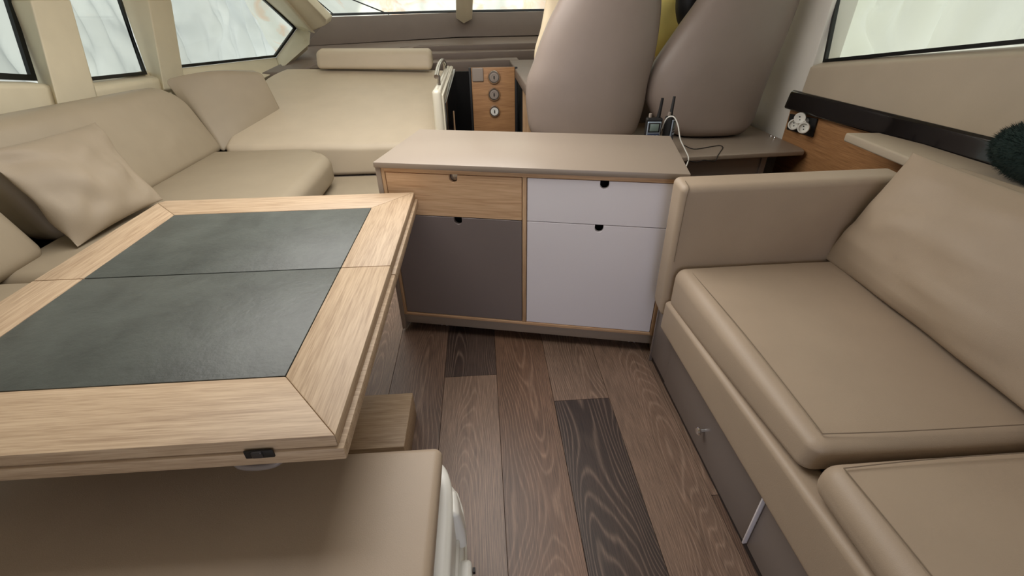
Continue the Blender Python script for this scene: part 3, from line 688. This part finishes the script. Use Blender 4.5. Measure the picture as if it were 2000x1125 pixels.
soft('latch_catch', hexa((-.422, yF-.011, .685), (-.403, yF-.004, .700)), .003, plain('latch_grey', (70, 68, 70), .35, .6), lt, n=2)
hd = tube('pull_handle', spline([(-.475, yF+.03, .662), (-.468, yF+.012, .649), (-.445, yF+.006, .645), (-.410, yF+.006, .646), (-.392, yF+.012, .651), (-.388, yF+.03, .662)], 5), .007, M['base'], tb, 8)
box('pedestal', (-.92, .98, .12), (-.60, 1.34, .66), M['oaky'], tb, .004)
box('foot', (-1.05, 1.02, 0), (-.300, 1.266, .12), M['oakx'], tb, .004)

# ================================================================== RIGHT SOFA
rs = thing('right_sofa', 'taupe leather sofa with storage drawer along the right side', 'sofa', (1.0, .8, 0))
def cushf(P, s):
    return P
c1 = soft('seat_cushion', [(.672, .600, .452), (1.27, .600, .44), (.668, 1.385, .372), (1.27, 1.385, .372), (.685, .598, .536), (1.27, .60, .53), (.668, 1.388, .545), (1.27, 1.388, .55)], .032, M['leather'], rs, puff=(.006, .004, .012), n=16)
c2 = soft('seat_cushion', [(.660, -.35, .47), (1.27, -.35, .44), (.664, .574, .452), (1.27, .574, .44), (.65, -.35, .545), (1.27, -.35, .53), (.675, .574, .540), (1.27, .574, .535)], .038, M['leather'], rs, puff=(.006, .004, .012), n=16)
tube('seam', spline([(.712, 1.34, .5445), (.714, 1.0, .5515), (.713, .70, .5475), (.714, .632, .5435)], 8), .0013, M['stitch'], c1, 6)
tube('seam', spline([(.714, .632, .5435), (.9, .622, .5475), (1.24, .622, .543)], 8), .0013, M['stitch'], c1, 6)
tube('seam', spline([(.700, .545, .5445), (.697, .30, .5525), (.688, -.1, .552)], 8), .0013, M['stitch'], c2, 6)
tube('seam', spline([(.700, .545, .5445), (.9, .550, .5475), (1.24, .551, .545)], 8), .0013, M['stitch'], c2, 6)
soft('apron', [(.655, -.35, .30), (.74, -.35, .30), (.655, 1.39, .275), (.74, 1.39, .275), (.658, -.35, .50), (.74, -.35, .50), (.658, 1.39, .40), (.74, 1.39, .40)], .018, M['leather'], rs)
a1 = soft('armrest', [(.655, 1.392, .315), (1.42, 1.392, .315), (.655, 1.492, .335), (1.42, 1.492, .335), (.648, 1.392, .835), (1.42, 1.392, .845), (.648, 1.492, .845), (1.42, 1.492, .850)], .022, M['leather'], rs, puff=(0, .006, .0), n=10)
tube('seam', spline([(.665, 1.3915, .56), (.664, 1.3895, .70), (.664, 1.390, .80), (.668, 1.398, .832), (.667, 1.43, .8445)], 6), .0013, M['stitch'], a1, 6)
soft('back_cushion', [(1.33, -.35, .50), (1.5, -.35, .50), (1.33, 1.385, .50), (1.5, 1.385, .50), (1.42, -.35, .90), (1.57, -.35, .90), (1.42, 1.385, .885), (1.57, 1.385, .885)], .045, M['leather'], rs, puff=(.02, 0, 0), n=10)
box('frame', (.73, -.35, .02), (1.6, 1.40, .40), M['base'], rs, .004)
box('plinth', (.706, -.35, 0), (.72, 1.505, .030), M['plinth'], rs, .002)
box('side_board', (.700, 1.335, .030), (.73, 1.505, .40), M['base'], rs, .002)
box('side_edge', (.694, 1.503, .0), (.73, 1.512, .32), M['base'], rs, .002)
dr = box('drawer', (.695, .680, .032), (.713, 1.330, .33), M['base'], rs, .002); tag(dr, 'storage drawer front with a chrome knob')
box('drawer_edge', (.690, .676, .032), (.712, .681, .256), M['cabwhite'], dr, .0008)
kn = lathe('knob', [(.006, 0), (.006, .012), (.013, .016), (.0145, .021), (.011, .025), (0, .026)], (.695, .995, .135), (-1, 0, 0), M['chrome'], dr, 18)
box('side_board', (.700, -.35, .032), (.716, .672, .33), M['base'], rs, .002)
pr_ = pillow('scatter_cushion', [(1.235, 1.405, .545), (1.36, 1.37, .935), (1.38, .52, .93), (1.20, .54, .545)], .18, M['pillow'], None, wr=.011, seed=8.1, corner=.035, crease=((.1, -.55, .9, .45, .1, .012), (.25, -.7, .95, .3, .08, -.012)))
tag(pr_, 'large taupe leather cushion leaning on the back of the right sofa', 'cushion')
lg = slab('side_ledge', [(1.672, 2.053, .79), (1.82, 2.035, .79), (1.858, 1.83, .79), (1.858, -.35, .79), (1.56, -.35, .79), (1.60, 1.20, .79), (1.645, 1.713, .79)], (0, 0, .038), M['panel'], None, .008, 3)
tag(lg, 'pointed cream leather ledge between right sofa and black wall rail', 'ledge')
lb = box('ledge_support', (1.66, -.35, 0), (1.84, 1.55, .79), M['base'], None, .003); tag(lb, 'taupe boxed support under the pointed ledge', 'cabinet')

# ================================================================== STOOL AND CHEST
sc = thing('storage_chest', 'white moulded plastic chest standing under the square beige seat pad', 'chest', (-.6, .5, 0))
def chest(P, s): return P
def plan(name, pts, z0, z1, bev, inset_=0):
    return slab(name, [(x, y, z0) for x, y in pts], (0, 0, z1-z0), M['white'], sc, bev, 4)
plan('lower_shell', [(-1.02, .05), (-.084, .05), (-.085, .595), (-.088, .66), (-.098, .72), (-.114, .765), (-.145, .79), (-1.02, .79)], 0, .262, .018)
plan('rib', [(-1.02, .06), (-.079, .06), (-.080, .595), (-.083, .655), (-.092, .715), (-.108, .765), (-.14, .795), (-1.02, .795)], .205, .235, .008)
plan('lid', [(-1.0, .05), (-.100, .05), (-.101, .60), (-.104, .655), (-.112, .695), (-.126, .728), (-.155, .75), (-1.0, .75)], .266, .405, .016)
plan('rib', [(-1.0, .06), (-.093, .06), (-.094, .60), (-.097, .660), (-.106, .702), (-.122, .738), (-.152, .760), (-1.0, .760)], .270, .295, .008)
soft('latch', [(-.12, .600, .25), (-.078, .600, .25), (-.12, .665, .25), (-.088, .665, .25), (-.12, .600, .39), (-.088, .600, .39), (-.12, .665, .39), (-.098, .665, .39)], .010, M['white'], sc, n=4, puff=(.006, 0, 0))
soft('latch', [(-.10, .42, .15), (-.060, .42, .15), (-.10, .575, .15), (-.064, .575, .15), (-.10, .42, .26), (-.062, .42, .26), (-.10, .575, .26), (-.068, .575, .26)], .012, M['white'], sc, n=4)
for yy in (.545, .520): box('slot', (-.0655, yy, .245), (-.0595, yy+.010, .256), M['blackm'], sc, 0)
po = soft('seat_pad', [(-1.3, -.1, .41), (-.135, -.1, .41), (-1.3, .70, .41), (-.13, .70, .41), (-1.3, -.1, .50), (-.128, -.1, .50), (-1.3, .705, .50), (-.118, .705, .50)], .022, M['leather'], None, puff=(0, 0, .012), n=12)
tag(po, 'square beige leather seat pad lying on the white chest below the table', 'cushion')

# ================================================================== SMALL THINGS
def radio(lab, x, y, z, rz, tilt, screen=True):
    t = thing('handheld_radio', lab, 'radio', (x, y, z), rz); t.scale = (1.25, 1.25, 1.18)
    kk = dict(parent=t, local=True)
    b = soft('body', [(-.034, -.018, 0), (.034, -.018, 0), (-.032, .018, 0), (.032, .018, 0), (-.036, -.016, .17), (.036, -.016, .17), (-.034, .018, .17), (.034, .018, .17)], .008, M['blackm'], n=3, **kk)
    soft('bezel', hexa((-.030, -.0225, .055), (.030, -.014, .155)), .005, M['silver'], n=2, **kk)
    soft('keypad', hexa((-.026, -.0245, .058), (.026, -.017, .102)), .004, M['blue'], n=2, **kk)
    soft('screen_frame', hexa((-.026, -.0240, .106), (.026, -.017, .151)), .004, M['blackm'], n=2, **kk)
    box('screen', (-.019, -.0255, .112), (.019, -.020, .145), M['lcd'], bev=.001, **kk)
    for i in (-1, 0, 1): soft('key', hexa((i*.016-.005, -.027, .086), (i*.016+.005, -.022, .094)), .002, M['silver'], n=1, **kk)
    tube('antenna', [(.018, .004, .165), (.021, .004, .20), (.024, .004, .255)], [.009, .007, .006], M['blackm'], seg=10, **kk)
    lathe('dial_knob', [(.007, 0), (.007, .018), (.004, .02)], (-.018, .004, .168), (0, 0, 1), M['greyp'], t, 10, True)
    t.rotation_euler = (0, tilt, rz)
    return t
radio('handheld radio with its small grey screen facing the camera between the helm seats', .965, 2.60, .602, -.12, .0)
radio('handheld radio turned sideways with a white cable beside the right helm seat', 1.060, 2.62, .602, 1.0, .12)
wc = tube('charging_cable', spline([(1.01, 2.60, .72), (1.03, 2.59, .795), (1.06, 2.57, .81), (1.085, 2.55, .77), (1.10, 2.52, .70), (1.125, 2.49, .65), (1.142, 2.465, .61), (1.135, 2.455, .57), (1.12, 2.45, .54)], 6), .0035, M['white'])
tag(wc, 'white charging cable looping over the platform edge', 'cable')
bc = tube('charging_cable', spline([(1.23, 2.756, 0.604), (1.254, 2.66, 0.604), (1.363, 2.694, 0.604), (1.438, 2.721, 0.604), (1.438, 2.674, 0.604), (1.388, 2.597, 0.602), (1.34, 2.525, .601), (1.30, 2.47, .585), (1.231, 2.46, 0.596), (1.189, 2.46, 0.586), (1.134, 2.46, 0.599)], 6), .0025, M['blackm'])
tag(bc, 'thin black cable curled on the platform below the right helm seat', 'cable')
sk = thing('socket_adapter', 'white three-way socket adapter plugged into the wooden wall panel', 'socket', (1.9, 2.717, 0.709))
slab('cover_plate', [(1.9, 2.82, 0.757), (1.9, 2.57, 0.778), (1.9, 2.562, 0.678), (1.9, 2.811, 0.667)], (-.008, 0, 0), M['blackm'], sk, .002)
for i, c in enumerate(((1.845, 2.686, 0.723), (1.835, 2.634, 0.769), (1.825, 2.564, 0.731))):
    d = Vector((-.62, -.74, .12)).normalized(); o_ = Vector(c)-d*.035
    h_ = lathe('socket', [(.029, 0), (.031, .004), (.031, .030), (.029, .035), (.024, .035), (.022, .022 if i != 1 else .034), (0, .022 if i != 1 else .034)], o_, d, M['white'], sk, 24)
    sd = d.cross(Vector((0, 0, 1))).normalized()
    for sg in (-1, 1):
        lathe('pin_hole', [(.0035, .0), (.0035, .001), (0, .001)], o_+d*((.022 if i != 1 else .034)+.0005)+(sd*.3+Vector((0, 0, 1)))*sg*.008, d, M['blackm'], h_, 8)
tube('stem', [Vector((1.85, 2.625, 0.745)), (1.90, Vector((1.85, 2.625, 0.745)).y+.03, Vector((1.85, 2.625, 0.745)).z)], .022, M['white'], sk, 12)

# fuzzy dark green thing on the ledge at the right edge
fz = thing('fuzzy_hat', 'dark green fuzzy hat on the ledge at the right edge', 'hat', (1.765, 1.31, .83))
fm = plain('green_fuzz', (26, 44, 40), .95); 
bm = bmesh.new(); bmesh.ops.create_icosphere(bm, subdivisions=4, radius=1)
for v in bm.verts:
    d = v.co.normalized(); v.co = Vector((1.765+d.x*.085, 1.31+d.y*.17, .930+d.z*.094))+d*.006*noise.noise(d*4)
finish('crown', bm_mesh(bm, 'crown'), fm, fz, True)
bm = bmesh.new(); rnd = random.Random(4)
for i in range(9000):
    z = rnd.uniform(-1, 1); a = rnd.uniform(0, 2*PI); q = math.sqrt(1-z*z); d = Vector((q*math.cos(a), q*math.sin(a), z))
    b = Vector((1.765+d.x*.083, 1.31+d.y*.167, .930+d.z*.092)); tt = d.cross(Vector((rnd.uniform(-1, 1), rnd.uniform(-1, 1), rnd.uniform(-1, 1)))).normalized()
    tip = b+d*rnd.uniform(.008, .02)+tt*rnd.uniform(-.008, .008)
    if tip.z < .830: continue
    s_ = d.cross(tt)*.0009
    bm.faces.new([bm.verts.new(b+s_), bm.verts.new(b-s_), bm.verts.new(tip)])
me = bpy.data.meshes.new('fuzz'); bm.to_mesh(me); bm.free()
tag(finish('fuzz', me, fm, fz), kind='stuff')
